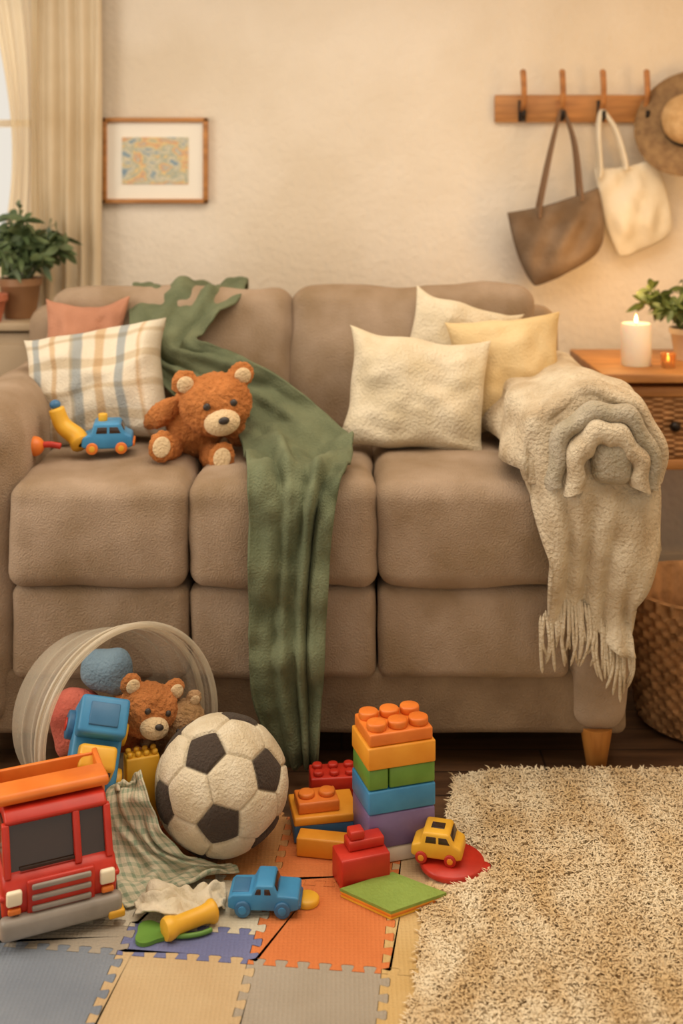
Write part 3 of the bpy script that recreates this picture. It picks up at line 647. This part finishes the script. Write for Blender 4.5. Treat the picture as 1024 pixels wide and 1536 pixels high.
bm_obj('blade',bm,green,gs,smooth=False); tube('stem',[(.02,0,.005),(.06,-.012,.006),(.10,-.005,.006),(.125,.01,.006)],.005,green,gs)
yy_=root('toy_shape',(-.075,2.54,MZ)); lathe('disc',[(0,0),(.026,0),(.027,.01),(.022,.014),(0,.014)],yel,yy_)

# ---------------------------------------------------------------- cloths
def gingham():
    m=M('gingham_cotton',"#fff",rough=.95,bump=.3,bscale=200); nt=m.node_tree; b=nt.nodes['Principled BSDF']
    t=nt.nodes.new('ShaderNodeTexCoord'); sp=nt.nodes.new('ShaderNodeSeparateXYZ'); nt.links.new(t.outputs['UV'],sp.inputs[0]); outs=[]
    for k,f in ((0,11),(1,20)):
        mm=nt.nodes.new('ShaderNodeMath'); mm.operation='MULTIPLY'; mm.inputs[1].default_value=f; fr=nt.nodes.new('ShaderNodeMath'); fr.operation='FRACT'; gt=nt.nodes.new('ShaderNodeMath'); gt.operation='GREATER_THAN'; gt.inputs[1].default_value=.62
        nt.links.new(sp.outputs[k],mm.inputs[0]); nt.links.new(mm.outputs[0],fr.inputs[0]); nt.links.new(fr.outputs[0],gt.inputs[0]); outs.append(gt)
    ad=nt.nodes.new('ShaderNodeMath'); ad.operation='ADD'; nt.links.new(outs[0].outputs[0],ad.inputs[0]); nt.links.new(outs[1].outputs[0],ad.inputs[1])
    ml=nt.nodes.new('ShaderNodeMath'); ml.operation='MULTIPLY'; ml.inputs[1].default_value=.5; nt.links.new(ad.outputs[0],ml.inputs[0])
    r=nt.nodes.new('ShaderNodeValToRGB'); r.color_ramp.elements[0].color=lin("#D2C9AE"); r.color_ramp.elements[1].color=lin("#92A086"); nt.links.new(ml.outputs[0],r.inputs[0]); nt.links.new(r.outputs[0],b.inputs['Base Color']); return m
loft('kitchen_towel',[((-.50,2.72,.03),(.03,.02,0)),((-.50,2.715,.12),(.03,.02,0)),((-.492,2.70,.20),(.025,.01,.01)),((-.495,2.675,.19),(.045,.0,.01)),((-.475,2.65,.13),(.065,-.01,0)),((-.445,2.625,.075),(.085,.0,0)),((-.40,2.60,.042),(.12,.035,0)),((-.365,2.585,.034),(.125,.06,0)),((-.345,2.57,.028),(.115,.06,0))],
    gingham(),amp=.010,freq=2.0,seed=3,wr=.022,nu=60,nv=90,thick=.004)
wc=M('white_cotton',"#E0D4BC","#D0C2A4",rough=.95,scale=12,bump=.4,bscale=120)
loft('baby_sock',[((-.435,2.50,.028),(0,.03,.0)),((-.40,2.50,.045),(0,.045,.0)),((-.35,2.495,.048),(.0,.05,.0)),((-.29,2.51,.038),(0,.045,.005)),((-.25,2.53,.03),(0,.03,.0))],wc,amp=.008,freq=1.4,seed=8,wr=.028,nu=50,nv=60,thick=.004)

# ---------------------------------------------------------------- toy dump truck (red)
t=root('toy_dump_truck',(-.588,2.442,MZ),(0,0,math.radians(24)))
def tprof(name,pts,w,mat,bev=.008,x=0):
    o=prof_ext(name,pts,w,mat,None,bev=bev); o.data.transform(Matrix(((0,-1,0,x),(1,0,0,0),(0,0,1,0),(0,0,0,1)))); o.parent=t; return o
tprof('cab_lower',[(.0,.045),(-.010,.08),(-.004,.118),(.014,.136),(.13,.136),(.13,.045)],.238,red,.012)
tprof('roof',[(.044,.218),(.038,.228),(.058,.243),(.13,.243),(.13,.218)],.215,red,.008)
for i,x in enumerate((-.106,.04,.106)): 
    tprof(f'pillar_{i+1}',[(.004,.130),(.040,.224),(.056,.224),(.022,.130)],.015,red,.003,x)
tprof('windshield',[(.018,.130),(.050,.222),(.054,.222),(.022,.130)],.20,glassd,0)
for i,x in enumerate((-.108,.108)):
    tprof(f'door_{i+1}',[(.10,.130),(.10,.225),(.13,.225),(.13,.130)],.012,red,.002,x); tprof(f'side_window_{i+1}',[(.03,.130),(.055,.222),(.10,.222),(.10,.130)],.006,glassd,0,x)
tprof('wiper',[(.012,.138),(.012,.144),(.016,.144),(.016,.138)],.12,blackp,0,-.02)
bx('grille_panel',(.0,-.010,.095),(.140,.012,.068),red,t,bev=.005)
for i in range(3): bx(f'grille_slat_{i+1}',(0,-.018,.073+.022*i),(.122,.008,.011),grayp,t,bev=.003)
for i,x in enumerate((-.096,.096)): bx(f'headlight_{i+1}',(x,-.012,.100),(.032,.014,.030),lightp,t,bev=.005); bx(f'indicator_{i+1}',(x,-.014,.074),(.026,.01,.012),orange,t,bev=.003)
bx('bumper',(0,-.014,.042),(.252,.034,.044),grayp,t,bev=.012,seg=3); bx('bumper_tip',(.112,-.020,.026),(.035,.03,.016),yel,t,bev=.004)
bx('chassis',(0,.10,.045),(.16,.20,.03),blackp,t)
for i,(x,y) in enumerate(((-.105,.045),(.105,.045),(-.105,.165),(.105,.165))):
    cyl(f'wheel_{i+1}',(x,y,.043),.043,.036,blackp,t,rot=(0,pi/2,0),bev=.008); cyl(f'hub_{i+1}',(x+(.019 if x>0 else -.019),y,.043),.022,.006,grayp,t,rot=(0,pi/2,0))
    bx(f'fender_{i+1}',(x,y,.096),(.04,.10,.012),red,t,bev=.005)
tprof('bed_floor',[(.135,.13),(.135,.145),(.205,.145),(.205,.13)],.225,orange,.003)
tprof('bed_front',[(.13,.14),(.118,.255),(.128,.255),(.142,.14)],.235,orange,.003)
tprof('bed_canopy',[(.070,.248),(.064,.262),(.072,.272),(.135,.270),(.135,.248)],.235,orange,.005)
for i,x in enumerate((-.115,.115)): tprof(f'bed_side_{i+1}',[(.13,.14),(.12,.258),(.212,.268),(.205,.14)],.012,orange,.003,x)
tprof('bed_tail',[(.195,.14),(.20,.262),(.21,.262),(.205,.14)],.235,orange,.003)

t=root('toy_truck',(-.60,2.785,.205),(math.radians(50),math.radians(14),math.radians(14)),s=1.15)
tprof('body',[(-.09,.02),(-.09,.075),(.09,.075),(.09,.02)],.10,blue,.008)
tprof('cab',[(-.065,.07),(-.05,.115),(-.005,.115),(.005,.07)],.075,yel,.008)
tprof('windshield',[(-.066,.078),(-.057,.108),(-.05,.108),(-.06,.078)],.06,glassd,0)
tprof('cargo_box',[(.015,.07),(.015,.115),(.09,.115),(.09,.07)],.100,blue,.008); bx('cargo_hatch',(0,.053,.116),(.06,.045,.006),dblue,t,bev=.002)
bx('bumper',(0,-.092,.03),(.10,.012,.018),yel,t)
for i,(x,y) in enumerate(((-.052,-.05),(.052,-.05),(-.052,.05),(.052,.05))):
    cyl(f'wheel_{i+1}',(x,y,.030),.028,.022,yel if i%2 else dblue,t,rot=(0,pi/2,0),bev=.004); cyl(f'hub_{i+1}',(x+(.012 if x>0 else -.012),y,.030),.013,.004,red,t,rot=(0,pi/2,0))
yb=root('toy_brick'); brick('yellow_ribbed',(-.478,2.79,MZ),.08,.045,.20,yel,4,2,20,yb,sh=.012,sr=.007)

# ---------------------------------------------------------------- storage tub
tubm=bpy.data.materials.new('clear_plastic'); tubm.use_nodes=True; nt=tubm.node_tree; b=nt.nodes['Principled BSDF']; out=nt.nodes['Material Output']
b.inputs['Base Color'].default_value=lin("#DDD2BC"); b.inputs['Roughness'].default_value=.18
tr=nt.nodes.new('ShaderNodeBsdfTransparent'); tr.inputs[0].default_value=(.98,.96,.92,1); lw=nt.nodes.new('ShaderNodeLayerWeight'); lw.inputs[0].default_value=.35
mp_=nt.nodes.new('ShaderNodeMapRange'); mp_.inputs[3].default_value=.10; mp_.inputs[4].default_value=.6; nt.links.new(lw.outputs['Facing'],mp_.inputs[0])
ms=nt.nodes.new('ShaderNodeMixShader'); nt.links.new(mp_.outputs[0],ms.inputs[0]); nt.links.new(tr.outputs[0],ms.inputs[1]); nt.links.new(b.outputs[0],ms.inputs[2]); nt.links.new(ms.outputs[0],out.inputs[0])
rimm=tubm.copy(); rimm.name='clear_plastic_rim'
for n_ in rimm.node_tree.nodes:
    if n_.type=='MAP_RANGE': n_.inputs[3].default_value=.3; n_.inputs[4].default_value=.8
tubroot=root('storage_tub')
rc=Vector((-.500,2.81,.258)); th_=math.radians(42); bd=Vector((-math.sin(th_),math.cos(th_),-.13)).normalized()
zq=-bd; rotq=zq.to_track_quat('Z','Y').to_matrix().to_4x4(); TT=Matrix.Translation(rc)@rotq
o=lathe('shell',[(0,-.27),(.17,-.27),(.185,-.262),(.192,-.25),(.205,-.17),(.211,-.165),(.211,-.15),(.208,-.145),(.216,-.10),(.222,-.095),(.222,-.08),(.219,-.075),(.228,-.04),(.234,-.035),(.234,-.02),(.23,-.015),(.236,0)],tubm,tubroot,seg=72); o.data.transform(TT)
o=lathe('rim',[(.234,-.008),(.246,-.008),(.248,-.004),(.246,.003),(.24,.006),(.234,.004),(.234,-.008)],rimm,tubroot,seg=72); o.data.transform(TT)
o=lathe('rim_ridge',[(.223,-.050),(.236,-.050),(.238,-.046),(.236,-.042),(.225,-.042)],rimm,tubroot,seg=72); o.data.transform(TT)
teddy('plush_bear',(-.475,2.86,.285),(0,18,30),(-.54,2.95,.22),(0,20,20),.32,"#C47C44","#A86834")
teddy('plush_puppy',(-.395,2.90,.24),(10,-20,20),(-.46,2.98,.17),(0,-10,30),.24,"#B8926A","#9E7A50","#CDB08A")
softbox('plush_cushion',(-.665,2.93,.22),(.14,.13,.16),.06,M('pink_plush',"#C96A5A","#B85A4C",rough=1,scale=8,bump=.6,bscale=120),wr=.02,ws=9)
softbox('plush_cube',(-.66,2.84,.12),(.10,.10,.10),.03,M('green_plush',"#7E8A3C","#6C7830",rough=1,scale=8,bump=.6,bscale=120),wr=.012,ws=9,seed=3)
softbox('plush_pillow',(-.60,2.97,.33),(.13,.10,.10),.045,M('blue_plush',"#7F97A8","#6F889C",rough=1,scale=8,bump=.6,bscale=120),wr=.015,ws=9,seed=5)

# ---------------------------------------------------------------- lights
def area(name,loc,rot,sx,sy,e,c):
    l=bpy.data.lights.new(name,'AREA'); l.shape='RECTANGLE'; l.size=sx; l.size_y=sy; l.energy=e; l.color=c
    o=bpy.data.objects.new(name,l); o.location=loc; o.rotation_euler=rot; col.objects.link(o); return o
area('overhead_fill',(.2,2.7,2.7),(0,0,0),2.4,1.8,44,(1,.90,.76))  # added broad fill under the ceiling, belongs to no fixture
area('left_fill',(-2.3,2.3,1.6),(0,math.radians(-90),0),1.6,1.6,36,(1,.94,.84))  # added side fill just inside the solid left wall, no window there
area('window_daylight',((WX0+WX1)/2,YW+.3,1.75),(math.radians(-90),0,0),1.1,1.3,10,(1,.94,.84))
for nm,lc,e,sz in (('table_lamp_glow',(1.0,4.2,1.22),3.5,.12),('wall_lamp_glow',(1.75,3.6,1.7),11,.2)):
    p=bpy.data.lights.new(nm,'POINT'); p.energy=e; p.color=(1,.60,.24); p.shadow_soft_size=sz
    po=bpy.data.objects.new(nm,p); po.location=lc; col.objects.link(po)
wd_=bpy.data.worlds.new('world'); C.scene.world=wd_; wd_.use_nodes=True; bg=wd_.node_tree.nodes['Background']; bg.inputs[0].default_value=(1,.92,.80,1); bg.inputs[1].default_value=.85
